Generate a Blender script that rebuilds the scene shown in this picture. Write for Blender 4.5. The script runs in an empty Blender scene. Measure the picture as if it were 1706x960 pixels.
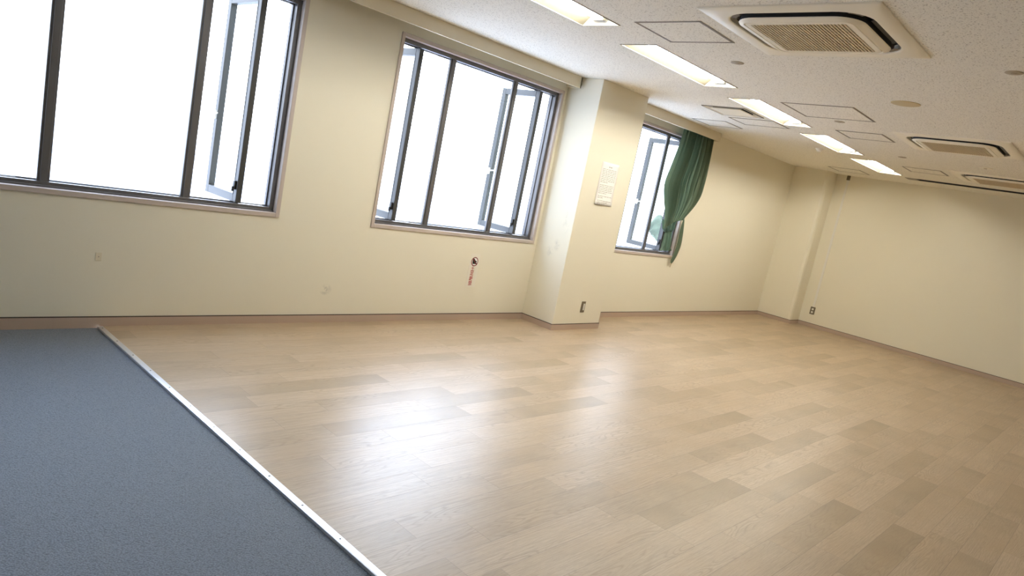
import bpy, bmesh, math, random
from mathutils import Vector, Matrix
random.seed(7)
C = bpy.context.scene.collection
SC = bpy.context.scene

# ------------------------------------------------------------------ camera
CAMH = 1.43
RX = (0.68305992, -0.70368131, 0.19560613)      # image right
RY = (0.02056462, -0.24918434, -0.96823771)     # image down
RZ = (0.73007276, 0.66538694, -0.1557369)       # view direction
cd = bpy.data.cameras.new('camera'); cam = bpy.data.objects.new('camera', cd); C.objects.link(cam)
cam.matrix_world = Matrix(((RX[0], -RY[0], -RZ[0], 0), (RX[1], -RY[1], -RZ[1], 0), (RX[2], -RY[2], -RZ[2], CAMH), (0, 0, 0, 1)))
cd.sensor_width = 36; cd.sensor_fit = 'HORIZONTAL'; cd.lens = 1137.153 * 36 / 1706
cd.clip_start = 0.05; cd.clip_end = 500
SC.camera = cam

# ------------------------------------------------------------------ world and exposure
SKY = 7.5
TUBE = 45.0
w = bpy.data.worlds.new('sky'); SC.world = w; w.use_nodes = True
nt = w.node_tree; nt.nodes.clear()
tc = nt.nodes.new('ShaderNodeTexCoord'); sx = nt.nodes.new('ShaderNodeSeparateXYZ')
cr = nt.nodes.new('ShaderNodeValToRGB'); bg = nt.nodes.new('ShaderNodeBackground'); wo = nt.nodes.new('ShaderNodeOutputWorld')
nt.links.new(tc.outputs['Generated'], sx.inputs[0]); nt.links.new(sx.outputs['Z'], cr.inputs[0])
el = cr.color_ramp.elements
el[0].position = 0.0; el[0].color = (0.62, 0.68, 0.78, 1)
el[1].position = 0.85; el[1].color = (0.55, 0.70, 1.0, 1)
e_ = el.new(0.36); e_.color = (0.80, 0.93, 1.15, 1)
SUNDIR = Vector((math.cos(math.radians(59))*.92, math.sin(math.radians(59))*.92, .42)).normalized()   # hazy bright part of the sky
dt = nt.nodes.new('ShaderNodeVectorMath'); dt.operation = 'DOT_PRODUCT'; nt.links.new(tc.outputs['Generated'], dt.inputs[0]); dt.inputs[1].default_value = SUNDIR
def wm(op, a_, b_):
    o_ = nt.nodes.new('ShaderNodeMath'); o_.operation = op
    for i_, v_ in enumerate((a_, b_)):
        if isinstance(v_, (int, float)): o_.inputs[i_].default_value = v_
        else: nt.links.new(v_, o_.inputs[i_])
    return o_.outputs[0]
hz = wm('POWER', wm('MAXIMUM', dt.outputs['Value'], 0.0), 14.0)
st_ = wm('MULTIPLY', wm('ADD', wm('MULTIPLY', hz, 0.95), 0.58), SKY)
nt.links.new(cr.outputs[0], bg.inputs[0]); nt.links.new(st_, bg.inputs[1])
nt.links.new(bg.outputs[0], wo.inputs[0])
SC.view_settings.view_transform = 'Standard'; SC.view_settings.look = 'None'
SC.view_settings.exposure = 0.74; SC.view_settings.gamma = 1.0; SC.view_settings.use_curve_mapping = False
SC.cycles.use_denoising = True
SC.cycles.max_bounces = 10; SC.cycles.diffuse_bounces = 6; SC.cycles.transparent_max_bounces = 12
SC.cycles.sample_clamp_indirect = 6

# ------------------------------------------------------------------ room dimensions (metres)
WY = 4.70; ZC = 2.534; XE = 11.72; XB = -3.2; YR = -3.4
TH = 0.13

# ------------------------------------------------------------------ materials
def mat(name, col, rough=0.6, metal=0.0, spec=0.5, emit=None, es=0):
    m = bpy.data.materials.new(name); m.use_nodes = True
    b = m.node_tree.nodes['Principled BSDF']
    b.inputs['Base Color'].default_value = (*col, 1); b.inputs['Roughness'].default_value = rough
    b.inputs['Metallic'].default_value = metal; b.inputs['Specular IOR Level'].default_value = spec
    if emit: b.inputs['Emission Color'].default_value = (*emit, 1); b.inputs['Emission Strength'].default_value = es
    return m
class G:
    """tiny node helper"""
    def __init__(s, m): s.t = m.node_tree; s.b = s.t.nodes['Principled BSDF']
    def n(s, k, **kw):
        o = s.t.nodes.new('ShaderNode' + k)
        for a, v in kw.items(): setattr(o, a, v)
        return o
    def l(s, a, b): s.t.links.new(a, b)
    def math(s, op, a, b=None, c=None):
        o = s.n('Math', operation=op)
        for i, v in enumerate((a, b, c)):
            if v is None: continue
            if isinstance(v, (int, float)): o.inputs[i].default_value = v
            else: s.l(v, o.inputs[i])
        return o.outputs[0]
    def ramp(s, f, stops):
        r = s.n('ValToRGB'); e = r.color_ramp.elements
        while len(e) < len(stops): e.new(0.5)
        for i, (p, c) in enumerate(stops): e[i].position = p; e[i].color = (*c, 1) if len(c) == 3 else c
        s.l(f, r.inputs[0]); return r.outputs[0]
    def mix(s, f, a, b, bt='MIX'):
        o = s.n('Mix', data_type='RGBA', blend_type=bt)
        for sock, v in ((o.inputs['Factor'], f), (o.inputs['A'], a), (o.inputs['B'], b)):
            if isinstance(v, (int, float)): sock.default_value = v
            elif isinstance(v, tuple): sock.default_value = (*v, 1)
            else: s.l(v, sock)
        return o.outputs['Result']
    def pos(s, scale=(1, 1, 1)):
        g = s.n('NewGeometry'); mp = s.n('Mapping'); mp.inputs['Scale'].default_value = scale
        s.l(g.outputs['Position'], mp.inputs[0]); return mp.outputs[0]
    def noise(s, vec, scale, detail=2, rough=0.5):
        o = s.n('TexNoise'); o.inputs['Scale'].default_value = scale; o.inputs['Detail'].default_value = detail
        o.inputs['Roughness'].default_value = rough; s.l(vec, o.inputs['Vector']); return o.outputs['Fac']
    def bump(s, h, st, dist=0.002):
        o = s.n('Bump'); o.inputs['Strength'].default_value = st; o.inputs['Distance'].default_value = dist
        s.l(h, o.inputs['Height']); s.l(o.outputs[0], s.b.inputs['Normal'])
    def smear(s, centre, size, seedscale=14):
        """soft worn mark of its own shape around a point"""
        g = s.n('NewGeometry'); d = s.n('VectorMath', operation='SUBTRACT'); s.l(g.outputs['Position'], d.inputs[0]); d.inputs[1].default_value = centre
        e = s.n('VectorMath', operation='DIVIDE'); s.l(d.outputs[0], e.inputs[0]); e.inputs[1].default_value = size
        ln = s.n('VectorMath', operation='LENGTH'); s.l(e.outputs[0], ln.inputs[0])
        f = s.math('SUBTRACT', 1.0, ln.outputs['Value']); f = s.math('MAXIMUM', f, 0.0)
        nz = s.noise(s.pos(), seedscale, 4, 0.7)
        nz = s.math('MAXIMUM', s.math('MULTIPLY', s.math('SUBTRACT', nz, 0.45), 5), 0.0)
        return s.math('MINIMUM', s.math('MULTIPLY', f, nz), 1.0)

# cream vinyl wall covering
WALLC = (0.86, 0.815, 0.665)
M_wall = mat('cream wall vinyl', WALLC, 0.72, spec=0.3)
g = G(M_wall)
n1 = g.noise(g.pos(), 260, 2); n2 = g.noise(g.pos(), 1.3, 3)
c = g.mix(g.math('MULTIPLY', n1, 0.12), WALLC, (0.70, 0.64, 0.49))
c = g.mix(g.math('MULTIPLY', n2, 0.10), c, (0.88, 0.80, 0.67))
for ce, si, k in [((5.39, 4.50, 0.78), (0.3, 0.06, 0.06), .3), ((5.39, 4.42, 0.86), (0.3, 0.05, 0.07), .35), ((2.98, 4.70, 0.27), (0.06, 0.2, 0.05), .6), ((5.39, 4.36, 1.15), (.3, .06, .2), .25)]:
    c = g.mix(g.math('MULTIPLY', g.smear(ce, si, 22), k), c, (0.22, 0.21, 0.20))
g.l(c, g.b.inputs['Base Color']); g.bump(n1, 0.25, 0.0015)

# speckled mineral-fibre ceiling board
M_ceil = mat('speckled ceiling board', (0.8, 0.76, 0.68), 0.9, spec=0.1)
g = G(M_ceil)
a = g.noise(g.pos((1, 1.0, 1)), 95, 3, 0.65); b2 = g.noise(g.pos((1, 1, 1)), 230, 2, 0.6)
sp = g.ramp(a, [(0.36, (1, 1, 1)), (0.42, (0, 0, 0))]); sp2 = g.ramp(b2, [(0.33, (1, 1, 1)), (0.40, (0, 0, 0))])
sp = g.math('MINIMUM', g.math('ADD', g.math('MULTIPLY', sp, 1.0), g.math('MULTIPLY', sp2, 0.7)), 1.0)
c = g.mix(g.math('MULTIPLY', sp, 0.70), (0.92, 0.885, 0.79), (0.34, 0.30, 0.23))
g.l(c, g.b.inputs['Base Color']); g.bump(g.math('SUBTRACT', 1.0, sp), 0.35, 0.002)

# oak plank floor (per-plank tone is a face attribute, plank-local UV in metres)
M_floor = mat('oak vinyl planks', (0.5, 0.38, 0.24), 0.34, spec=0.46)
g = G(M_floor)
at = g.n('Attribute', attribute_name='tone'); tone = at.outputs['Fac']
uv = g.n('UVMap', uv_map='plank'); su = g.n('SeparateXYZ'); g.l(uv.outputs[0], su.inputs[0])
u, v = su.outputs['X'], su.outputs['Y']
cx = g.n('CombineXYZ'); g.l(u, cx.inputs[0]); g.l(g.math('MULTIPLY', v, 1.0), cx.inputs[1]); g.l(g.math('MULTIPLY', tone, 37.0), cx.inputs[2])
def sc3(vec, s):
    m = g.n('Mapping'); m.inputs['Scale'].default_value = s; g.l(vec, m.inputs[0]); return m.outputs[0]
fig = g.noise(sc3(cx.outputs[0], (1.3, 9, 1)), 1.0, 2, 0.4)
rings = g.math('ABSOLUTE', g.math('SUBTRACT', g.math('FRACT', g.math('MULTIPLY', fig, 23.0)), 0.5))
streak = g.noise(sc3(cx.outputs[0], (2.4, 170, 1)), 1.0, 4, 0.75)
fine = g.noise(sc3(cx.outputs[0], (18, 620, 1)), 1.0, 3, 0.7)
blot = g.noise(sc3(cx.outputs[0], (1.6, 5, 1)), 1.3, 2, 0.5)
lowf = g.noise(sc3(cx.outputs[0], (3.2, 2.5, 1)), 1.0, 1)
teff = g.math('ADD', g.math('MULTIPLY', tone, g.math('ADD', 0.62, g.math('MULTIPLY', u, 0.45))), g.math('MULTIPLY', g.math('SUBTRACT', lowf, 0.5), 0.9))
base = g.ramp(teff, [(0.0, (0.57, 0.445, 0.305)), (0.4, (0.485, 0.375, 0.25)), (0.75, (0.37, 0.285, 0.18)), (1.0, (0.32, 0.245, 0.15))])
c = g.mix(g.math('MULTIPLY', g.ramp(rings, [(0.0, (1, 1, 1)), (0.22, (0, 0, 0))]), g.math('MULTIPLY', g.ramp(g.noise(sc3(cx.outputs[0], (1.1, 7, 3)), 1.0, 1), [(0.45, (0.12, 0.12, 0.12)), (0.62, (1, 1, 1))]), 0.62)), base, (0.27, 0.195, 0.12))
c = g.mix(g.ramp(streak, [(0.40, (0, 0, 0)), (0.66, (0.65, 0.65, 0.65))]), c, (0.35, 0.26, 0.165))
c = g.mix(g.ramp(fine, [(0.45, (0, 0, 0)), (0.70, (0.6, 0.6, 0.6))]), c, (0.29, 0.215, 0.14))
c = g.mix(g.ramp(blot, [(0.35, (0, 0, 0)), (0.75, (0.4, 0.4, 0.4))]), c, (0.46, 0.325, 0.19))
PL, PW = 0.935, 0.1553
e1 = g.math('MINIMUM', u, g.math('SUBTRACT', PL, u)); e2 = g.math('MINIMUM', v, g.math('SUBTRACT', PW, v))
e = g.math('MINIMUM', e1, e2)
seam = g.ramp(g.math('MULTIPLY', e, 100.0), [(0.06, (1, 1, 1)), (0.16, (0, 0, 0))])
c = g.mix(g.math('MULTIPLY', seam, 0.42), c, (0.12, 0.085, 0.06))
g.l(c, g.b.inputs['Base Color'])
rg = g.math('ADD', 0.28, g.math('MULTIPLY', fine, 0.16)); g.l(rg, g.b.inputs['Roughness'])
hh = g.math('SUBTRACT', g.math('MULTIPLY', fine, 0.4), g.math('MULTIPLY', seam, 2.6))
g.bump(hh, 0.22, 0.0012)

# blue-grey loop carpet
M_carpet = mat('blue grey loop carpet', (0.14, 0.17, 0.21), 0.75, spec=0.35)
g = G(M_carpet)
g.b.inputs['Sheen Weight'].default_value = 0.25
wv = g.n('TexVoronoi', feature='F1'); wv.inputs['Scale'].default_value = 150
mp = g.pos((1.0, 1.7, 1)); g.l(mp, wv.inputs['Vector'])
nz = g.noise(g.pos((1, 1, 1)), 90, 3, 0.7)
c = g.mix(g.ramp(wv.outputs['Distance'], [(0.1, (0, 0, 0)), (0.8, (1, 1, 1))]), (0.205, 0.24, 0.285), (0.085, 0.10, 0.125))
c = g.mix(g.ramp(nz, [(0.35, (0, 0, 0)), (0.7, (0.6, 0.6, 0.6))]), c, (0.125, 0.15, 0.18))
g.l(c, g.b.inputs['Base Color']); g.bump(g.math('SUBTRACT', nz, wv.outputs['Distance']), 0.6, 0.003)

M_base = mat('pinkish brown vinyl baseboard', (0.50, 0.375, 0.29), 0.5)
M_gap = mat('dark joint', (0.05, 0.04, 0.03), 0.9)
M_casing = mat('pinkish beige enamelled casing', (0.57, 0.49, 0.435), 0.4)
M_alu = mat('dark anodised aluminium', (0.15, 0.145, 0.145), 0.38, metal=0.4)
M_sash = mat('grey anodised sash', (0.062, 0.062, 0.060), 0.45, metal=0.2)
M_black = mat('black plastic', (0.012, 0.012, 0.012), 0.5)
M_strip = mat('brushed aluminium strip', (0.80, 0.81, 0.82), 0.36, metal=0.85)
g = G(M_strip); g.bump(g.noise(g.pos((400, 4, 1)), 1, 2), 0.1, 0.001)
M_screw = mat('screw steel', (0.12, 0.12, 0.12), 0.4, metal=0.8)
M_box = mat('cream painted curtain box', (0.77, 0.70, 0.53), 0.55)
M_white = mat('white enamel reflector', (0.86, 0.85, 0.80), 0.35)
M_refl = mat('shade-toned reflector side', (0.25, 0.23, 0.17), 0.5)  # reflector enamel darkened in colour so the slopes look dimmer beside the tubes
M_lamp = mat('glowing tube', (1, 1, 1), 0.5, emit=(1.0, 0.955, 0.86), es=TUBE)
M_lip = mat('grey steel lip', (0.33, 0.30, 0.26), 0.4)
M_acp = mat('aged ivory plastic', (0.93, 0.87, 0.72), 0.42)
M_acg = mat('ivory grille plastic', (0.66, 0.54, 0.35), 0.5)
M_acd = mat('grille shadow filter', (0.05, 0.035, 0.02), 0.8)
M_hatch = mat('aluminium hatch frame', (0.27, 0.23, 0.18), 0.5, metal=0.2)
M_cream = mat('yellowed cream plastic', (0.60, 0.49, 0.28), 0.55)
M_tan = mat('dull tan metal', (0.46, 0.39, 0.28), 0.5)
M_wht = mat('white plastic', (0.85, 0.82, 0.74), 0.35)
M_steel = mat('stainless plate', (0.20, 0.17, 0.12), 0.35, metal=0.6)
M_paper = mat('white paper', (0.94, 0.92, 0.87), 0.8)
M_ink = mat('grey print', (0.42, 0.38, 0.33), 0.9)
M_film = mat('clear white film', (0.86, 0.82, 0.70), 0.35)
M_dred = mat('dark red print', (0.22, 0.015, 0.02), 0.6)
M_red = mat('red print', (0.45, 0.006, 0.015), 0.6)
M_blk = mat('black print', (0.02, 0.03, 0.02), 0.6)
M_rubble = mat('bracket white metal', (0.8, 0.8, 0.8), 0.4)
M_conc = mat('pale sunlit ground', (0.80, 0.80, 0.82), 0.9)

# green curtain cloth
def cloth(name, col, dark):
    m = mat(name, col, 0.85, spec=0.2); g = G(m)
    a = g.noise(g.pos((1, 1, 1)), 420, 2); g.l(g.mix(g.ramp(a, [(0.3, (0, 0, 0)), (0.7, (1, 1, 1))]), col, dark), g.b.inputs['Base Color'])
    g.b.inputs['Sheen Weight'].default_value = 0.15; g.bump(a, 0.2, 0.001)
    tr = g.n('BsdfTranslucent'); tr.inputs[0].default_value = (0.26, 0.40, 0.33, 1); mx = g.n('MixShader'); mx.inputs[0].default_value = 0.38
    g.l(g.b.outputs[0], mx.inputs[1]); g.l(tr.outputs[0], mx.inputs[2]); g.l(mx.outputs[0], m.node_tree.nodes['Material Output'].inputs[0]); return m
M_cloth = cloth('green curtain cloth', (0.195, 0.250, 0.158), (0.135, 0.178, 0.108))

# thin window glass
M_glass = bpy.data.materials.new('window glass'); M_glass.use_nodes = True
t = M_glass.node_tree; t.nodes.clear()
tr = t.nodes.new('ShaderNodeBsdfTransparent'); tr.inputs[0].default_value = (0.95, 0.97, 0.97, 1)
gl = t.nodes.new('ShaderNodeBsdfGlossy'); gl.inputs['Roughness'].default_value = 0.01
fr = t.nodes.new('ShaderNodeFresnel'); fr.inputs[0].default_value = 1.5
mx = t.nodes.new('ShaderNodeMixShader'); o = t.nodes.new('ShaderNodeOutputMaterial')
t.links.new(fr.outputs[0], mx.inputs[0]); t.links.new(tr.outputs[0], mx.inputs[1]); t.links.new(gl.outputs[0], mx.inputs[2]); t.links.new(mx.outputs[0], o.inputs[0])

# ------------------------------------------------------------------ geometry helpers
class MB:
    def __init__(s): s.v = []; s.f = []; s.mi = []
    def quad(s, a, b, c, d, m=0): n = len(s.v); s.v += [a, b, c, d]; s.f.append((n, n+1, n+2, n+3)); s.mi.append(m); return s
    def box(s, x0, x1, y0, y1, z0, z1, m=0):
        n = len(s.v); s.v += [(x, y, z) for z in (z0, z1) for y in (y0, y1) for x in (x0, x1)]
        for f in ((0, 2, 3, 1), (4, 5, 7, 6), (0, 1, 5, 4), (2, 6, 7, 3), (0, 4, 6, 2), (1, 3, 7, 5)):
            s.f.append(tuple(n+i for i in f)); s.mi.append(m)
        return s
    def loft(s, loops, closed=True, m=0, cap0=False, cap1=False):
        n0 = len(s.v); k = len(loops[0])
        for L in loops: s.v += [tuple(p) for p in L]
        for i in range(len(loops)-1):
            for j in range(k if closed else k-1):
                a = n0+i*k+j; b = n0+i*k+(j+1) % k
                s.f.append((a, b, b+k, a+k)); s.mi.append(m)
        if cap0: s.f.append(tuple(n0+j for j in range(k))[::-1]); s.mi.append(m)
        if cap1: s.f.append(tuple(n0+(len(loops)-1)*k+j for j in range(k))); s.mi.append(m)
        return s
    def cyl(s, p0, p1, r0, r1=None, n=20, m=0, caps=True):
        r1 = r0 if r1 is None else r1
        a = Vector(p0); b = Vector(p1); d = (b-a).normalized(); q = d.orthogonal().normalized(); t = d.cross(q)
        def ring(c, r): return [tuple(c+(q*math.cos(2*math.pi*i/n)+t*math.sin(2*math.pi*i/n))*r) for i in range(n)]
        return s.loft([ring(a, r0), ring(b, r1)], m=m, cap0=caps, cap1=caps)
    def build(s, name, mats, parent=None, smooth=False, bevel=0, loc=None):
        me = bpy.data.meshes.new(name); me.from_pydata(s.v, [], s.f)
        for x in (mats if isinstance(mats, (list, tuple)) else [mats]): me.materials.append(x)
        me.polygons.foreach_set('material_index', s.mi)
        bm = bmesh.new(); bm.from_mesh(me); bmesh.ops.recalc_face_normals(bm, faces=bm.faces); bm.to_mesh(me); bm.free()
        if smooth:
            me.polygons.foreach_set('use_smooth', [True]*len(me.polygons))
            me.set_sharp_from_angle(angle=math.radians(38))
        o = bpy.data.objects.new(name, me); C.objects.link(o)
        if parent: o.parent = parent
        if loc: o.location = loc
        if bevel:
            bv = o.modifiers.new('bevel', 'BEVEL'); bv.width = bevel; bv.segments = 2; bv.limit_method = 'ANGLE'
        return o
def rrect(cx, cy, hx, hy, r, z, n=8):
    P = []
    for qx, qy, a0 in ((1, 1, 0), (-1, 1, 90), (-1, -1, 180), (1, -1, 270)):
        for i in range(n+1):
            a = math.radians(a0+90*i/n); P.append((cx+qx*(hx-r)+r*math.cos(a), cy+qy*(hy-r)+r*math.sin(a), z))
    return P
def thing(name, label, cat, loc=(0, 0, 0), group=None):
    o = bpy.data.objects.new(name, None); C.objects.link(o); o.location = loc; o.empty_display_size = 0.1
    return tag(o, label, cat, group)
def tag(o, label, cat, group=None):
    o['label'] = label; o['category'] = cat
    if group: o['group'] = group
    return o
def struct(o): o['kind'] = 'structure'; return o
def copy_tree(root, loc, label, group=None):
    r = root.copy(); C.objects.link(r); r.location = loc; r['label'] = label
    if group: r['group'] = group
    for ch in list(root.children):
        c = ch.copy(); C.objects.link(c); c.parent = r
        for g_ in ch.children:
            d = g_.copy(); C.objects.link(d); d.parent = c
    return r

# ------------------------------------------------------------------ setting: ceiling with openings
LX = [2.415+1.735*i for i in range(5)]; LL = 1.275; LY0, LY1 = 2.896, 3.203
ACS = [(3.85, 1.675), (7.43, 1.63), (9.88, 1.62)]
VENT = (6.60, 3.505)
SLOTX = 10.86
holes = [(x, x+LL, LY0, LY1) for x in LX] + [(x-.42, x+.42, y-.42, y+.42) for x, y in ACS] + [(VENT[0]-.20, VENT[0]+.20, VENT[1]-.20, VENT[1]+.20)] + [(SLOTX, SLOTX+.20, -1.6, 2.78)]
def holed(xs, ys, holes, f):
    xs = sorted(set(xs)); ys = sorted(set(ys))
    for i in range(len(xs)-1):
        for j in range(len(ys)-1):
            mx, my = (xs[i]+xs[i+1])/2, (ys[j]+ys[j+1])/2
            if any(h[0] < mx < h[1] and h[2] < my < h[3] for h in holes): continue
            f(xs[i], xs[i+1], ys[j], ys[j+1])
m = MB(); xs = [XB, XE]; ys = [YR, WY]
for h in holes: xs += [h[0], h[1]]; ys += [h[2], h[3]]
holed(xs, ys, holes, lambda a, b, c_, d: m.quad((a, c_, ZC), (a, d, ZC), (b, d, ZC), (b, c_, ZC)))
struct(m.build('ceiling', M_ceil)); m = MB()
m.quad((XB, YR, ZC+.35), (XE, YR, ZC+.35), (XE, WY, ZC+.35), (XB, WY, ZC+.35))
for (a, b, c_, d) in [(XB, XB, YR, WY), (XE, XE, YR, WY)]: m.quad((a, c_, ZC), (a, d, ZC), (a, d, ZC+.35), (a, c_, ZC+.35))
for y in (YR, WY): m.quad((XB, y, ZC), (XE, y, ZC), (XE, y, ZC+.35), (XB, y, ZC+.35))
struct(m.build('ceiling_slab', M_conc))

# wall with the windows
WIN = [(0.455, 2.492), (3.303, 5.342), (6.235, 8.172)]     # outer edge of the casing, left and right
WZ0, WZ1 = 0.812, 2.385
T = 0.030
m = MB(); hw = [(a+T, b-T, WZ0+T, WZ1-T) for a, b in WIN]
xs = [XB, XE]; zs = [-0.02, ZC]
for h in hw: xs += [h[0], h[1]]; zs += [h[2], h[3]]
holed(xs, zs, hw, lambda a, b, c_, d: (m.quad((a, WY, c_), (b, WY, c_), (b, WY, d), (a, WY, d)), m.quad((a, WY+TH, c_), (b, WY+TH, c_), (b, WY+TH, d), (a, WY+TH, d))))
for a, b, c_, d in hw:
    for p, q in (((a, c_), (b, c_)), ((b, c_), (b, d)), ((b, d), (a, d)), ((a, d), (a, c_))):
        m.quad((p[0], WY, p[1]), (q[0], WY, q[1]), (q[0], WY+TH, q[1]), (p[0], WY+TH, p[1]))
struct(m.build('wall_left', M_wall))
struct(MB().box(XE, XE+.1, YR, WY+TH, -.02, ZC+.35).build('wall_end', M_wall))
struct(MB().box(XB-.1, XB, YR, WY+TH, -.02, ZC+.35).build('wall_back', M_wall))
struct(MB().box(XB, XE, YR-.1, YR, -.02, ZC+.35).build('wall_right', M_wall))
CX0, CX1, CY = 5.390, 6.195, 4.27
PX, PY = 11.36, 4.13
struct(MB().box(CX0, CX1, CY, WY-.0005, 0, ZC-.0005).build('wall_column', M_wall, bevel=0.004))
struct(MB().box(PX, XE+.06, PY, WY+.06, -.06, ZC+.06).build('wall_pier', M_wall, bevel=0.05))

# wood floor, laid as planks
m = MB(); tones = []; uvs = []
Y0 = 1.785 - 40*PW
def strip_x(y): return 1.388+(4.68-y)*0.0180
known = {39: 1.967, 40: 1.706, 41: 2.331, 42: 2.033, 43: 2.160, 44: 2.660, 45: 2.188, 46: 2.856, 47: 2.657, 48: 2.992, 50: 2.694}
darks = [(1225,752),(1137,662),(1287,650),(1350,687),(1075,860),(1212,697),(1375,872),(1370,730),(1462,716),(1638,713),(1511,795),(1530,835),(1503,922),(1376,787),(847,562),(860,607),(842,652),(885,687),(590,630),(597,705),(1235,577),(1330,576),(1368,598),(1444,597),(1271,558),(1361,565)]
def floor_at(px, py):
    a, b = (px-853)/1137.153, (py-480)/1137.153
    d = [RX[i]*a+RY[i]*b+RZ[i] for i in range(3)]; t_ = -CAMH/d[2]; return d[0]*t_, d[1]*t_
rnd = random.Random(11)
offs = {r: known.get(r, rnd.uniform(0, PL)) for r in range(0, 61)}
dk = set()
for p in darks:
    x, y = floor_at(*p); r = int((y-Y0)//PW); dk.add((r, math.floor((x-offs.get(r, 0))/PL)))
for r in range(61):
    ya, yb = Y0+r*PW, Y0+(r+1)*PW
    if yb < YR or ya > WY: continue
    y0c, y1c = max(ya, YR), min(yb, WY)
    k = math.floor((1.3-offs[r])/PL)
    while offs[r]+k*PL < XE:
        xa, xb = offs[r]+k*PL, offs[r]+(k+1)*PL
        la, lb = max(xa, strip_x(y0c)), max(xa, strip_x(y1c)); rb = min(xb, XE)
        t_ = min(1, max(0, rnd.choice([rnd.uniform(0, .4), rnd.uniform(0.1, .6), rnd.uniform(.4, .78)])))
        if (r, k) in dk: t_ = rnd.uniform(.78, .96)
        if rb > la+.002:
            m.quad((la, y0c, 0), (rb, y0c, 0), (rb, y1c, 0), (lb, y1c, 0))
            tones.append(t_); uvs += [(la-xa, y0c-ya), (rb-xa, y0c-ya), (rb-xa, y1c-ya), (lb-xa, y1c-ya)]
        k += 1
me = bpy.data.meshes.new('floor'); me.from_pydata(m.v, [], m.f); me.materials.append(M_floor)
ul = me.uv_layers.new(name='plank')
for i, q in enumerate(uvs): ul.data[i].uv = q
at_ = me.attributes.new('tone', 'FLOAT', 'FACE'); at_.data.foreach_set('value', tones)
fo = bpy.data.objects.new('floor', me); C.objects.link(fo); struct(fo)

# carpet lies a centimetre lower than the planks
m = MB(); zc = -0.012
m.quad((XB, YR, zc), (strip_x(YR)+.004, YR, zc), (strip_x(WY)+.004, WY, zc), (XB, WY, zc))
cp = m.build('carpet', M_carpet); tag(cp, 'blue grey loop pile carpet on the near floor left of the metal strip', 'carpet')

# metal threshold strip
m = MB(); y = YR
for k in range(1):
    a0, a1 = strip_x(YR), strip_x(WY-.02)
    prof = [(-.016, -.012), (-.016, .0018), (-.010, .0038), (.013, .0038), (.018, .0006)]
    m.loft([[(a0+p, YR, q) for p, q in prof], [(a1+p, WY-.02, q) for p, q in prof]], closed=False)
ts = thing('threshold_strip', 'long silver aluminium edging strip between the carpet and the wood floor', 'threshold')
m.build('strip', M_strip, ts)
def strip_pt(px, py): return floor_at(px, py)
ysc = [floor_at(*p)[1] for p in ((401.5, 751), (450, 794), (507, 844), (568, 899))]
st = (ysc[0]-ysc[3])/3
for k in range(-8, 10):
    y = ysc[0]-k*st
    if YR < y < WY-.05:
        x = strip_x(y)+.001; MB().cyl((x, y, .0035), (x, y, .0048), .0046, .0040, 12).build('screw', M_screw, ts)
        if k >= 8: break

# baseboards
BH = 0.058; BT = 0.006
def skirting(name, segs):
    m = MB()
    for (x0, x1, y0, y1) in segs:
        m.box(x0, x1, y0, y1, -.012, BH, 0); m.box(x0+(.002 if x1-x0 > .05 else 0), x1, y0+(.002 if y1-y0 > .05 else 0), y1, BH, BH+.006, 1)
    return struct(m.build(name, [M_base, M_gap]))
skirting('baseboard_left', [(XB, CX0-BT, WY-BT, WY), (CX1+BT, PX-BT, WY-BT, WY)])
skirting('baseboard_column', [(CX0-BT, CX1+BT, CY-BT, CY), (CX0-BT, CX0, CY, WY), (CX1, CX1+BT, CY, WY)])
skirting('baseboard_end', [(PX-BT, PX, PY-BT, WY), (PX, XE-BT, PY-BT, PY), (XE-BT, XE, YR+BT, PY)])
skirting('baseboard_right', [(XB, XE, YR, YR+BT)])

# curtain boxes over the windows
def curtain_box(x0, x1, label, ends):
    t = thing('curtain_box', label, 'curtain box', ((x0+x1)/2, WY, ZC), 'curtain boxes above the windows')
    h = (x1-x0)/2; m = MB()
    m.box(-h, h, -.182, -.162, -.108, -.001)
    for e in ends: m.box(*((h-.012, h) if e > 0 else (-h, -h+.012)), -.182, -.001, -.1075, -.001)
    m.build('fascia', M_box, t)
    r = MB(); r.box(-h+.02, h-.02, -.115, -.085, -.062, -.030); r.build('curtain_rail', M_alu, t)
    return t
curtain_box(-1.6, 5.366, 'long cream curtain box at the ceiling over the two nearer windows, left of the column', [1])
curtain_box(6.215, 8.365, 'short cream curtain box at the ceiling holding the green curtain, right of the column', [-1, 1])

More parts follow.
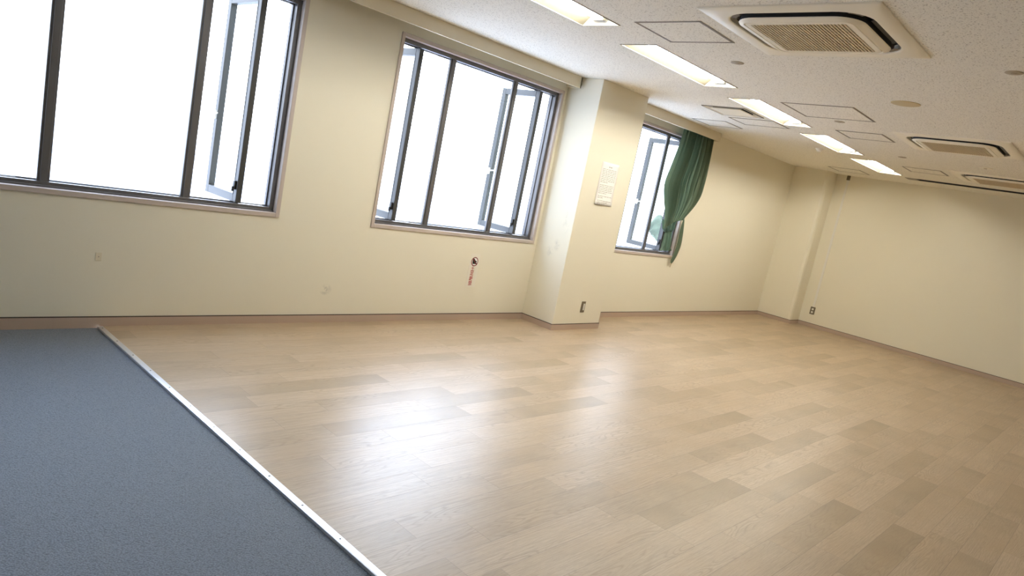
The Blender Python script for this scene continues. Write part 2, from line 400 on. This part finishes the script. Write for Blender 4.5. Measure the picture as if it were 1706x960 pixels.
# ------------------------------------------------------------------ windows
FW = 0.034; FY0, FY1 = WY+.037, WY+TH
def ringbox(m, x0, x1, z0, z1, w_, y0, y1, mi=0):
    m.box(x0, x0+w_, y0, y1, z0, z1, mi); m.box(x1-w_, x1, y0, y1, z0, z1, mi)
    m.box(x0+w_, x1-w_, y0, y1, z0, z0+w_, mi); m.box(x0+w_, x1-w_, y0, y1, z1-w_, z1, mi)
def window(idx, a, b, mulls, sashes):
    root = bpy.data.objects.new('window_%d' % idx, None); C.objects.link(root); root.location = ((a+b)/2, WY, WZ0); struct(root)
    ox = (a+b)/2
    def B(): return MB()
    def fin(m, name, mt, parent=root, **k):
        m.v = [(x-ox, y-WY, z-WZ0) for x, y, z in m.v]; return m.build(name, mt, parent, **k)
    m = B(); ringbox(m, a, b, WZ0, WZ1, T, WY-.012, WY+.002)
    ringbox(m, a+T-.002, b-T+.002, WZ0+T-.002, WZ1-T+.002, .004, WY-.010, FY0)
    fin(m, 'casing', M_casing, bevel=.002)
    x0, x1, z0, z1 = a+T, b-T, WZ0+T, WZ1-T
    m = B(); ringbox(m, x0, x1, z0, z1, FW, FY0, FY1)
    ringbox(m, x0+FW-.001, x1-FW+.001, z0+FW-.001, z1-FW+.001, .010, FY0+.045, FY0+.060)
    m.box(x0, x1, FY0-.012, FY0, z0, z0+.014)
    fin(m, 'window_frame', M_alu, bevel=.0015)
    zi0, zi1 = z0+FW, z1-FW
    edges = [x0+FW]
    for (p, q) in mulls:
        m = B(); p, q = p-.004, q+.004; m.box(p, q, WY+.050, WY+.074, zi0-.001, zi1+.001); m.box(p+.014, q-.014, WY+.042, WY+.050, zi0-.001, zi1+.001)
        fin(m, 'mullion', M_alu, bevel=.002); edges += [p, q]
    edges.append(x1-FW)
    # fixed middle light
    m = B(); m.quad((edges[2]+.002, WY+.064, zi0), (edges[3]-.002, WY+.064, zi0), (edges[3]-.002, WY+.064, zi1), (edges[2]+.002, WY+.064, zi1)); fin(m, 'pane', M_glass)
    for xs_, ln in sashes:
        s = MB(); SW = .052; z0s, z1s = zi0+.006, zi1-.006; y0s, y1s = WY+.030, WY+.030+ln
        for (ya, yb) in ((y0s, y0s+SW), (y1s-SW, y1s)): s.box(xs_-.021, xs_+.021, ya, yb, z0s, z1s)
        s.box(xs_-.021, xs_+.021, y0s+SW, y1s-SW, z0s, z0s+.055); s.box(xs_-.021, xs_+.021, y0s+SW, y1s-SW, z1s-.055, z1s)
        so = fin(s, 'sash', M_sash, bevel=.003)
        gq = MB(); gq.quad((xs_, y0s+SW-.005, z0s+.05), (xs_, y1s-SW+.005, z0s+.05), (xs_, y1s-SW+.005, z1s-.05), (xs_, y0s+SW-.005, z1s-.05)); fin(gq, 'sash_pane', M_glass, so)
        bd = MB(); bd.box(xs_-.023, xs_+.023, y0s+SW-.004, y0s+SW+.004, z0s+.055, z1s-.055); bd.box(xs_-.023, xs_+.023, y1s-SW-.004, y1s-SW+.004, z0s+.055, z1s-.055)
        bd.box(xs_-.023, xs_+.023, y0s+SW, y1s-SW, z0s+.051, z0s+.059); bd.box(xs_-.023, xs_+.023, y0s+SW, y1s-SW, z1s-.059, z1s-.051); fin(bd, 'glazing_bead', M_sash, so)
        zm = 1.46   # lever on the free stile
        h = MB(); h.box(xs_-.034, xs_-.021, y1s-.045, y1s-.018, zm-.032, zm+.032); h.cyl((xs_-.03, y1s-.031, zm), (xs_-.055, y1s-.031, zm), .007, n=12)
        h.cyl((xs_-.052, y1s-.035, zm), (xs_-.058, y1s-.135, zm+.012), .008, .006, n=12); fin(h, 'handle', M_wht, so, smooth=True)
        k = MB(); k.box(xs_-.038, xs_-.021, y0s+.012, y0s+.040, z0s+.09, z0s+.15); k.box(xs_-.048, xs_-.034, y0s+.018, y0s+.034, z0s+.075, z0s+.11); fin(k, 'latch', M_black, so, bevel=.002)
        k = MB(); xa = xs_
        for zz in (z0s-.0045, z1s+.0005): k.box(xs_-.012, xs_+.20, WY+.075, WY+.090, zz, zz+.004)
        fin(k, 'friction_stay', M_rubble, so)
    return root
window(1, *WIN[0], [(1.001, 1.058), (1.807, 1.863)], [(0.700, .50), (2.190, .53)])
window(2, *WIN[1], [(3.882, 3.938), (4.673, 4.729)], [(3.546, .50), (5.052, .53)])
window(3, *WIN[2], [(6.840, 6.896), (7.487, 7.543)], [(6.50, .50), (7.870, .53)])

# ------------------------------------------------------------------ ceiling lights
def make_light():
    t = thing('ceiling_light', '', 'ceiling light', (0, 0, 0), 'recessed tube lights in a row along the ceiling')
    L, W_ = LL/2, (LY1-LY0)/2; d = .085
    m = MB()
    a = [(-L, -W_, 0), (L, -W_, 0), (L, W_, 0), (-L, W_, 0)]; b = [(-L+.012, -W_+.10, d), (L-.012, -W_+.10, d), (L-.012, W_-.10, d), (-L+.012, W_-.10, d)]
    
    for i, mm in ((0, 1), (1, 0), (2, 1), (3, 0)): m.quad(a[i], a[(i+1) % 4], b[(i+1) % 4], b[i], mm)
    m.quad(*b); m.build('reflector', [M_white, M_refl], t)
    f = MB()
    def rg(f, h, w2, z, wd, z1): f.box(-h, h, -w2, -w2+wd, z, z1); f.box(-h, h, w2-wd, w2, z, z1); f.box(-h, -h+wd, -w2+wd, w2-wd, z, z1); f.box(h-wd, h, -w2+wd, w2-wd, z, z1)
    rg(f, L+.006, W_+.006, -.004, .009, .001); f.build('frame', M_lip, t)
    for yy in (-.025, .025):
        c = MB(); c.cyl((-L+.05, yy, .045), (L-.05, yy, .045), .0145, n=12); c.build('tube', M_lamp, t, smooth=True)
    for sx_ in (-1, 1):
        c = MB(); c.box(*sorted((sx_*(L-.048), sx_*(L-.02))), -.05, .05, .02, .084); c.build('lamp_holder', M_white, t, bevel=.003)
    return t
lt = make_light()
lab = ['nearest glowing ceiling light, cut off by the top edge of the picture', 'long glowing ceiling light in front of the column, beside the nearest square hatch', 'glowing ceiling light between the square air vent and the large square hatch',
       'glowing ceiling light beside the small white smoke detector, second from the end wall', 'glowing ceiling light closest to the end wall, farthest and smallest in the row']
for i, x in enumerate(LX):
    loc = (x+LL/2, (LY0+LY1)/2, ZC)
    if i == 0: lt.location = loc; lt['label'] = lab[0]
    else: copy_tree(lt, loc, lab[i])

# ------------------------------------------------------------------ ceiling cassette air conditioners
def make_ac():
    t = thing('air_conditioner', '', 'air conditioner', (0, 0, 0), 'ceiling cassette air conditioners')
    m = MB()
    m.loft([rrect(0, 0, .475, .475, .004, 0), rrect(0, 0, .475, .475, .004, -.007), rrect(0, 0, .470, .470, .006, -.010), rrect(0, 0, .395, .395, .17, -.014), rrect(0, 0, .384, .384, .16, -.013), rrect(0, 0, .380, .380, .157, -.009), rrect(0, 0, .378, .378, .155, .03)], m=0)
    m.build('panel', M_acp, t, smooth=True)
    m = MB(); m.loft([rrect(0, 0, .378, .378, .155, .029), rrect(0, 0, .332, .332, .125, .029)]); m.loft([rrect(0, 0, .333, .333, .127, .029), rrect(0, 0, .333, .333, .127, -.021)]); m.build('air_channel', M_black, t, smooth=True)
    m = MB()
    m.loft([rrect(0, 0, .331, .331, .127, -.018), rrect(0, 0, .337, .337, .13, -.020), rrect(0, 0, .334, .334, .13, -.025), rrect(0, 0, .294, .294, .05, -.034), rrect(0, 0, .292, .292, .05, -.029), rrect(0, 0, .288, .288, .05, -.029), rrect(0, 0, .286, .286, .05, -.034), rrect(0, 0, .255, .255, .006, -.035), rrect(0, 0, .253, .253, .006, -.022)])
    ip = m.build('intake_panel', M_acp, t, smooth=True)
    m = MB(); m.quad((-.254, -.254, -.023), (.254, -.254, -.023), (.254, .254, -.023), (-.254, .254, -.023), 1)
    n = 28
    for i in range(n):
        y = -.252+.504*(i+.5)/n; m.box(-.254, .254, y-.0050, y+.0050, -.035, -.028, 0)
    for i in range(1, 9): x = -.254+.508*i/9; m.box(x-.002, x+.002, -.254, .254, -.0335, -.028, 0)
    m.build('intake_grille', [M_acg, M_acd], ip)
    for ax, s in ((0, -1), (0, 1), (1, -1), (1, 1)):
        m = MB(); p = s*.359; L = .20
        a, b = (p-.011*s, -.002), (p+.013*s, .016)
        def P(q, w_): return (q[0], w_, q[1]) if ax == 0 else (w_, q[0], q[1])
        o_ = .003
        m.loft([[P(a, w_), P((a[0]+o_*s, a[1]-o_), w_), P((b[0]+o_*s, b[1]-o_), w_), P(b, w_)] for w_ in (-L, L)], cap0=True, cap1=True)
        m.build('louver', mat_lv, t)
    for sx_ in (-1, 1):
        for sy_ in (-1, 1):
            m = MB(); c0 = .215
            inner = []; outer = []
            for i in range(5):
                an = math.radians(28+34*i/4)
                inner.append((sx_*(.221+.126*math.cos(an)), sy_*(.221+.126*math.sin(an)))); outer.append((sx_*(.221+.155*math.cos(an)), sy_*(.221+.155*math.sin(an))))
            m.loft([[(p[0], p[1], -.006) for p in inner], [(p[0], p[1], -.006) for p in outer]], closed=False)
            m.loft([[(p[0], p[1], .028) for p in inner], [(p[0], p[1], -.006) for p in inner]], closed=False)
            m.build('corner_plug', mat_plug, t)
    return t
mat_lv = mat('dark louver', (0.035, 0.035, 0.033), 0.35); mat_plug = mat('brown grey corner cover', (0.16, 0.13, 0.09), 0.5)
ac = make_ac()
lab = ['largest ivory cassette air conditioner, nearest on the ceiling at the top of the picture', 'square ivory cassette air conditioner on the ceiling, middle one beside the small hatch', 'ivory cassette air conditioner closest to the end wall, cut by the right picture edge']
for i, (x, y) in enumerate(ACS):
    if i == 0: ac.location = (x, y, ZC); ac['label'] = lab[0]
    else: copy_tree(ac, (x, y, ZC), lab[i])

# ------------------------------------------------------------------ ceiling hatches
def hatch(x0, x1, y0, y1, label):
    cx_, cy_ = (x0+x1)/2, (y0+y1)/2; hx, hy = (x1-x0)/2, (y1-y0)/2
    t = thing('ceiling_hatch', label, 'ceiling hatch', (cx_, cy_, ZC), 'square access hatches in the ceiling')
    f = MB()
    for h_, k_, w_, zz in ((hx, hy, .007, -.0035), (hx-.012, hy-.012, .006, -.0030)):
        f.box(-h_, h_, -k_, -k_+w_, zz, -.0004); f.box(-h_, h_, k_-w_, k_, zz, -.0004); f.box(-h_, -h_+w_, -k_+w_, k_-w_, zz, -.0004); f.box(h_-w_, h_, -k_+w_, k_-w_, zz, -.0004)
    f.build('hatch_frame', M_hatch, t)
    MB().box(-hx+.019, hx-.019, -hy+.019, hy-.019, -.0022, -.0004).build('hatch_panel', M_ceil, t)
hatch(3.625, 4.073, 2.262, 2.732, 'speckled ceiling hatch nearest to the camera, left of the big air conditioner')
hatch(5.925, 6.530, 2.105, 2.725, 'largest speckled ceiling hatch, right of the third light')
hatch(7.175, 7.620, 2.220, 2.668, 'speckled ceiling hatch between the fourth light and the middle air conditioner')
hatch(6.975, 7.388, 3.222, 3.742, 'speckled ceiling hatch between the third light and the hatch by the green curtain')
hatch(7.298, 7.742, 3.930, 4.372, 'speckled ceiling hatch closest to the curtain box over the green curtain')
hatch(9.570, 10.010, 2.200, 2.640, 'faint speckled ceiling hatch right of the farthest light')
hatch(10.68, 11.17, 3.475, 3.940, 'faint ceiling hatch above the white conduit of the end wall')

# air vent with a drop plate
t = thing('air_vent', 'square ceiling air vent with dark gap round its plate, left of the third light', 'air vent', (VENT[0], VENT[1], ZC))
m = MB(); H = .232
m.loft([rrect(0, 0, H, H, .004, 0, 2), rrect(0, 0, H, H, .004, -.006, 2), rrect(0, 0, H-.012, H-.012, .004, -.007, 2), rrect(0, 0, .192, .192, .004, .012, 2), rrect(0, 0, .190, .190, .004, .09, 2)]); m.build('frame', M_acp, t)
f = MB()
for w2 in (H+.003,): f.box(-w2, w2, -w2, -w2+.008, -.0075, 0); f.box(-w2, w2, w2-.008, w2, -.0075, 0); f.box(-w2, -w2+.008, -w2+.008, w2-.008, -.0075, 0); f.box(w2-.008, w2, -w2+.008, w2-.008, -.0075, 0)
f.build('rim', M_hatch, t)
MB().box(-.19, .19, -.19, .19, .088, .09).build('duct_opening', M_black, t)
MB().box(-.168, .168, -.168, .168, -.012, -.002).build('drop_plate', M_acp, t, bevel=.003)
MB().box(-.150, .150, -.150, .150, -.002, .03).build('core', M_black, t)

# linear slot diffuser along the end wall
t = thing('slot_diffuser', 'long black slot across the ceiling beside the end wall', 'ceiling slot', (SLOTX+.10, .59, ZC))
m = MB(); m.box(-.112, -.098, -2.19, 2.33, -.0015, .001); m.box(.098, .112, -2.19, 2.33, -.0015, .001); m.box(-.098, .098, 2.19, 2.33, -.0015, .001); m.build('frame', M_hatch, t)
m = MB(); m.box(-.0995, .0995, -2.19, 2.19, .095, .10); m.box(-.0995, -.097, -2.19, 2.19, .001, .10); m.box(.097, .0995, -2.19, 2.19, .001, .10); m.box(-.0995, .0995, 2.187, 2.1895, .001, .10); m.build('recess', M_black, t)
m = MB(); m.box(-.104, .104, .43, .47, -.004, .03); m.build('joint_piece', M_acp, t)

# small round fittings
def disc(name, label, cat, x, y, r, mt, depth=.006, grp=None, r2=None):
    t = thing(name, label, cat, (x, y, ZC), grp)
    MB().loft([[(rr*math.cos(2*math.pi*i/32), rr*math.sin(2*math.pi*i/32), z) for i in range(32)] for rr, z in ((r, 0), (r, -depth*.6), (r*.93, -depth), (r*.3, -depth*1.1))], cap1=True).build('cover_plate', mt, t, smooth=True)
    return t
disc('ceiling_speaker', 'round yellowed ceiling speaker plate between the nearest and middle air conditioners', 'ceiling speaker', 5.645, 1.65, .100, M_cream, .005)
gp = 'small round sprinkler plates in the ceiling'
for (x, y, r, lb) in ((4.58, 2.487, .046, 'small round tan sprinkler plate below the nearest hatch'), (4.605, .85, .044, 'small round tan sprinkler plate right of the big air conditioner'),
                      (6.67, 2.46, .046, 'small round tan sprinkler plate beside the largest hatch'), (8.69, 2.418, .044, 'faint round sprinkler plate left of the middle air conditioner, far down the ceiling'), (8.83, 1.625, .070, 'wide faint round plate between the middle and farthest air conditioners')):
    t = disc('sprinkler_plate', lb, 'sprinkler', x, y, r, M_tan if r < .05 else M_acp, .005, gp)
    MB().cyl((0, 0, -.005), (0, 0, -.009), .018, .014, 16).build('sprinkler_head', M_tan, t, smooth=True)
t = disc('smoke_detector', 'small white round smoke detector on the ceiling beside the fourth light', 'smoke detector', 8.78, 3.39, .048, M_wht, .012)
MB().loft([[(rr*math.cos(2*math.pi*i/24), rr*math.sin(2*math.pi*i/24), z) for i in range(24)] for rr, z in ((.034, -.012), (.032, -.028), (.020, -.038), (.004, -.040))], cap1=True).build('sensor_dome', M_wht, t, smooth=True)

# ------------------------------------------------------------------ wall fittings
# outlet on the column
t = thing('wall_outlet', 'narrow steel outlet plate with a white insert low on the column', 'wall outlet', (5.845, CY, .247))
MB().box(-.034, .034, -.004, 0, -.060, .060).build('cover_plate', M_steel, t, bevel=.0015)
MB().box(-.001, .020, -.009, -.003, -.036, .036).build('socket', M_wht, t, bevel=.0015)
# double outlet on the end wall, fed by a surface conduit
t = thing('wall_outlet', 'steel double outlet plate at the foot of the white conduit on the end wall', 'wall outlet', (XE, 3.945, .275))
MB().box(-.012, 0, -.038, .038, -.062, .062).build('cover_plate', M_steel, t, bevel=.002)
for z in (-.026, .024): MB().box(-.017, -.011, -.016, .016, z-.016, z+.016).build('socket', M_wht, t, bevel=.002)
t = thing('cable_conduit', 'thin white cable conduit running down the end wall from the ceiling', 'conduit', (XE, 3.945, .337))
MB().box(-.012, 0, -.017, .017, 0, ZC-.337-.07).build('duct', M_wht, t, bevel=.002)
MB().box(-.028, 0, -.024, .024, ZC-.337-.075, ZC-.337-.001).build('end_box', M_steel, t, bevel=.003)
# blank plate low on the left wall
t = thing('cover_plate', 'tiny cream blank plate on the wall under the leftmost window', 'wall plate', (1.343, WY, .452))
MB().box(-.017, .017, -.004, 0, -.026, .026).build('plate', mat('cream plate plastic', (0.78, 0.70, 0.52), .4), t, bevel=.0015)
MB().cyl((0, -.004, 0), (0, -.0055, 0), .004, n=12).build('screw', M_tan, t)

# notice on the column
t = thing('paper_notice', 'white printed paper notice taped to the front of the column', 'notice', (5.795, CY, 1.560))
W2, H2 = .1480, .2180
m = MB(); N = 14
rows = []
for i in range(N+1):
    z = H2-2*H2*i/N; lift = .010*max(0, (i-N*.6)/(N*.4))**2
    rows.append([(-W2+2*W2*j/6, -.0015-lift*(1+.35*math.sin(j)), z) for j in range(7)])
m.loft(rows, closed=False); pp = m.build('sheet', M_paper, t, smooth=True)
sd = pp.modifiers.new('thickness', 'SOLIDIFY'); sd.thickness = .0004
m = MB(); rp = random.Random(3)
def words(z, xa, xb, hgt):
    x = xa
    while x < xb-.01:
        wd = rp.uniform(.012, .05); x2 = min(x+wd, xb)
        i = (H2-z)/(2*H2)*N; lift = .010*max(0, (i-N*.6)/(N*.4))**2*1.36
        m.quad((x, -.0023-lift, z), (x2, -.0023-lift, z), (x2, -.0023-lift, z+hgt), (x, -.0023-lift, z+hgt)); x = x2+rp.uniform(.004, .010)
words(.170, -.024, .030, .009)
m.build('heading_text', M_ink, t)
z = .145
for k, (cnt, gap) in enumerate(((9, .0165), (6, .0165), (2, .0165), (3, .0165))):
    m = MB()
    for q in range(cnt):
        words(z, -.118, (.118 if q < cnt-1 else .02) - (0.0 if k < 2 else .05*(q % 2)), .0048); z -= gap
    z -= .014
    m.build('text_block', M_ink, t)


# shoe ban sticker
SX, SZ = 4.557, .492
t = thing('floor_sign', 'narrow upright sticker with a shoe ban symbol and red characters low on the wall', 'sign', (SX, WY, SZ))
MB().box(-.062, .062, -.0012, 0, -.166, .166).build('sticker', M_film, t)
def ring_pts(cx_, cz_, r, y, n=36): return [(cx_+r*math.cos(2*math.pi*i/n), y, cz_+r*math.sin(2*math.pi*i/n)) for i in range(n)]
m = MB(); cz_ = .088; m.loft([ring_pts(0, cz_, .045, -.0018), ring_pts(0, cz_, .0365, -.0018)])
a = math.radians(-45); dx, dz = math.cos(a), math.sin(a)
m.quad(*[(dx*p-dz*q*.0035, -.0027, cz_+dz*p+dx*q*.0035) for p, q in ((-.041, -1), (.041, -1), (.041, 1), (-.041, 1))])
m.build('ban_ring', M_dred, t)
m = MB(); m.f.append(tuple(range(36))); m.v += ring_pts(0, cz_, .0385, -.0015); m.mi.append(0); m.build('white_disc', M_paper, t)
def shoe(off, s):  # toe-up silhouette
    m_ = [(-.024, -.010), (.022, -.010), (.025, -.004), (.020, .001), (.010, .004), (.002, .008), (-.004, .018), (-.012, .021), (-.022, .019), (-.025, .004)]
    return [(off[0]+x*s, -.0022, cz_+off[1]+z*s) for x, z in m_]
m = MB()
for off in ((.002, -.011), (-.001, .006)):
    p = shoe(off, 1.15); n = len(m.v); m.v += p; m.f.append(tuple(range(n, n+len(p)))); m.mi.append(0)
m.build('shoe_symbol', M_blk, t)
for i, ch in enumerate('土足厳禁'):
    cu = bpy.data.curves.new('txt', 'FONT'); cu.body = ch; cu.size = .049; cu.align_x = 'CENTER'; cu.align_y = 'CENTER'; cu.offset = .0004
    ob = bpy.data.objects.new('txt', cu); C.objects.link(ob)
    bpy.context.view_layer.update(); dg = bpy.context.evaluated_depsgraph_get()
    me = bpy.data.meshes.new_from_object(ob.evaluated_get(dg)); bpy.data.objects.remove(ob)
    me.materials.clear(); me.materials.append(M_red)
    xs_ = [v_.co.x for v_ in me.vertices]; ys_ = [v_.co.y for v_ in me.vertices]
    if xs_:
        mx_, my_ = (min(xs_)+max(xs_))/2, (min(ys_)+max(ys_))/2
        for v_ in me.vertices: v_.co = Vector((v_.co.x-mx_, -.0020, v_.co.y-my_))
    o = bpy.data.objects.new('character', me); C.objects.link(o); o.parent = t; o.location = (-.010, 0, (.020, -.027, -.077, -.126)[i])

# ------------------------------------------------------------------ green curtain gathered at the third window
def cr_(P, t_):
    n = len(P)-1; s = min(max(t_, 0), 1)*n; i = min(int(s), n-1); f = s-i
    p0, p1, p2, p3 = P[max(i-1, 0)], P[i], P[i+1], P[min(i+2, n)]
    return tuple(.5*((2*b)+(-a+c_)*f+(2*a-5*b+4*c_-d)*f*f+(-a+3*b-3*c_+d)*f**3) for a, b, c_, d in zip(p0, p1, p2, p3))
Lp = [(7.560, 2.445), (7.530, 2.22), (7.470, 1.97), (7.418, 1.745), (7.480, 1.57), (7.585, 1.38), (7.635, 1.175)]
Rp = [(8.300, 2.440), (8.315, 2.24), (8.315, 2.05), (8.300, 1.86), (8.275, 1.66), (8.170, 1.48), (8.050, 1.335)]
def sheet(Lp, Rp, nu, nv, folds, amp, ybase, seed, warp=.0, sag=0):
    rr = random.Random(seed); ph = [rr.uniform(-.5, .5) for _ in range(12)]; am = [rr.uniform(.55, 1.25) for _ in range(30)]
    rows = []
    for j in range(nv+1):
        v_ = j/nv; l = cr_(Lp, v_); r = cr_(Rp, v_); row = []
        for i in range(nu+1):
            u_ = i/nu; uu = u_+warp*math.sin(2*math.pi*u_)*v_
            pz = folds*u_+.14*math.sin(6.2*u_+ph[1])+.12*math.sin(5*v_+ph[2])*u_
            s = (1-2*abs(math.sin(math.pi*pz))**.7)*am[int(pz) % 30]
            s2 = .12*math.sin(2*math.pi*folds*2.3*u_+4*v_+ph[3])
            A = amp(v_)*(1 if u_ > .14 else .25+u_*5.3)
            x = l[0]+(r[0]-l[0])*uu+.25*A*math.cos(2*math.pi*folds*u_)*min(1, u_*6)*min(1, (1-u_)*6)
            z = l[1]+(r[1]-l[1])*uu - sag*v_*math.sin(math.pi*u_)
            row.append((x, ybase(u_, v_)+A*(s+s2), z))
        rows.append(row)
    return rows
ct = thing('curtain', 'dark green pleated curtain bunched to the right of the farthest window', 'curtain', (7.95, 4.60, 1.2))
def loc(rows, o=(7.95, 4.60, 1.2)): return [[(x-o[0], y-o[1], z-o[2]) for x, y, z in r] for r in rows]
rows = sheet(Lp, Rp, 300, 60, 11, lambda v_: .034+.026*math.sin(math.pi*min(v_*1.1, 1))-.02*max(0, v_-.6)+(.0 if v_ < .8 else -.06*(v_-.8)), lambda u_, v_: 4.590+.020*v_, 5, sag=-.03)
m = MB(); m.loft(loc(rows), closed=False); cl = m.build('drape', M_cloth, ct, smooth=True)
s = cl.modifiers.new('thickness', 'SOLIDIFY'); s.thickness = .002
# gathered bunch going out through the open sash and its loose hem, in the daylight
def strands(Lp3, Rp3, nu, nv, folds, amp, seed, nrm=(0, 1, 0)):
    rr = random.Random(seed); am = [rr.uniform(.6, 1.3) for _ in range(20)]; ph = rr.uniform(0, 3); rows = []
    for j in range(nv+1):
        v_ = j/nv; l = cr_(Lp3, v_); r = cr_(Rp3, v_); row = []
        for i in range(nu+1):
            u_ = i/nu; A = amp(v_)*am[int(u_*folds) % 20]
            w_ = A*(math.sin(2*math.pi*folds*u_+ph+1.2*v_)+.3*math.sin(15*v_+9*u_))
            row.append(tuple(l[k]+(r[k]-l[k])*u_+nrm[k]*w_+(.5*A*math.cos(2*math.pi*folds*u_) if k == 0 else 0) for k in range(3)))
        rows.append(row)
    return rows
def cloth_obj(name, rows):
    m = MB(); m.loft(loc(rows), closed=False); c_ = m.build(name, M_cloth, ct, smooth=True)
    s_ = c_.modifiers.new('thickness', 'SOLIDIFY'); s_.thickness = .002
cloth_obj('bunch', strands([(7.63, 4.640, 1.30), (7.66, 4.650, 1.22), (7.74, 4.675, 1.165), (7.885, 4.725, 1.135)], [(7.96, 4.630, 1.33), (7.99, 4.650, 1.25), (8.03, 4.680, 1.20), (8.065, 4.735, 1.165)], 90, 18, 4, lambda v_: .014, 3))
cloth_obj('tail', strands([(7.905, 4.735, 1.165), (7.885, 4.722, 1.08), (7.860, 4.718, .97), (7.845, 4.712, .893)], [(8.060, 4.725, 1.175), (8.085, 4.722, 1.09), (8.105, 4.718, .98), (8.115, 4.712, .905)], 110, 26, 3, lambda v_: .010+.014*v_, 9))
cloth_obj('blown_hem', strands([(7.960, 4.790, 1.17), (7.955, 4.860, 1.33), (7.965, 4.950, 1.33), (7.990, 5.035, 1.24), (8.000, 5.060, 1.12)], [(8.060, 4.790, 1.05), (8.050, 4.860, 1.03), (8.040, 4.920, .99), (8.030, 4.955, 1.02), (8.020, 5.010, 1.05)], 60, 30, 3, lambda v_: .010+.012*v_, 4, (1, .3, 0)))
# tie-back band hanging from its hook
tb = thing('curtain_tieback', 'green curtain tieback band hanging loose beside the farthest window', 'curtain tieback', (8.16, WY, 1.34))
pts = [(8.160, 1.352, .012), (8.172, 1.31, .040), (8.178, 1.20, .085), (8.182, 1.08, .098), (8.176, .98, .100), (8.150, .87, .092), (8.122, .79, .080), (8.108, .745, .040)]
pc = []
m = MB(); rows = []
for j in range(41):
    x, z, w_ = cr_(pts, j/40); yy = 4.655+.006*math.sin(j*.2)
    rows.append([(x-8.16-w_/2+w_*k/4, yy-WY+.004*math.sin(k*1.5), z-1.34) for k in range(5)])
m.loft(rows, closed=False); o = m.build('band', M_cloth, tb, smooth=True); s = o.modifiers.new('thickness', 'SOLIDIFY'); s.thickness = .004
m = MB(); m.cyl((-.052, -.045, -.592), (-.066, -.045, -.650), .006, .004, 10); m.build('cord', mat('tan cord', (.38, .29, .15), .8), tb)
m = MB(); m.cyl((.003, 0, .012), (.003, -.05, .012), .005, n=12); m.cyl((.003, -.05, .012), (.003, -.055, .03), .005, n=12); m.build('hook', M_wht, tb, smooth=True)

# ------------------------------------------------------------------ outside: ground and far low roofs, washed out by daylight
gm = MB(); gm.quad((-150, WY+.6, -9), (260, WY+.6, -9), (260, 300, -9), (-150, 300, -9)); struct(gm.build('ground', M_conc))
m = MB(); rr = random.Random(4)
M_roof = mat('pale roof sheet', (0.30, 0.31, 0.33), .7); M_bld = mat('pale building render', (.6, .58, .55), .9)
for i in range(12):
    x = rr.uniform(-10, 130); y = rr.uniform(55, 150); w_, d_, h_ = rr.uniform(7, 12), rr.uniform(7, 12), rr.uniform(2, 3.5)
    m.box(x, x+w_, y, y+d_, -9, -9+h_, 0)
    a0 = [(x-.4, y-.4, -9+h_), (x+w_+.4, y-.4, -9+h_), (x+w_+.4, y+d_+.4, -9+h_), (x-.4, y+d_+.4, -9+h_)]
    b0 = [(x+.5, y+d_/2, -9+h_+.5), (x+w_-.5, y+d_/2, -9+h_+.5), (x+w_-.5, y+d_/2+.1, -9+h_+.5), (x+.5, y+d_/2+.1, -9+h_+.5)]
    m.loft([a0, b0], m=1, cap1=True)
rf = m.build('distant_rooftops', [M_bld, M_roof]); tag(rf, 'washed-out low rooftops far outside below the windows', 'rooftops'); rf['kind'] = 'stuff'
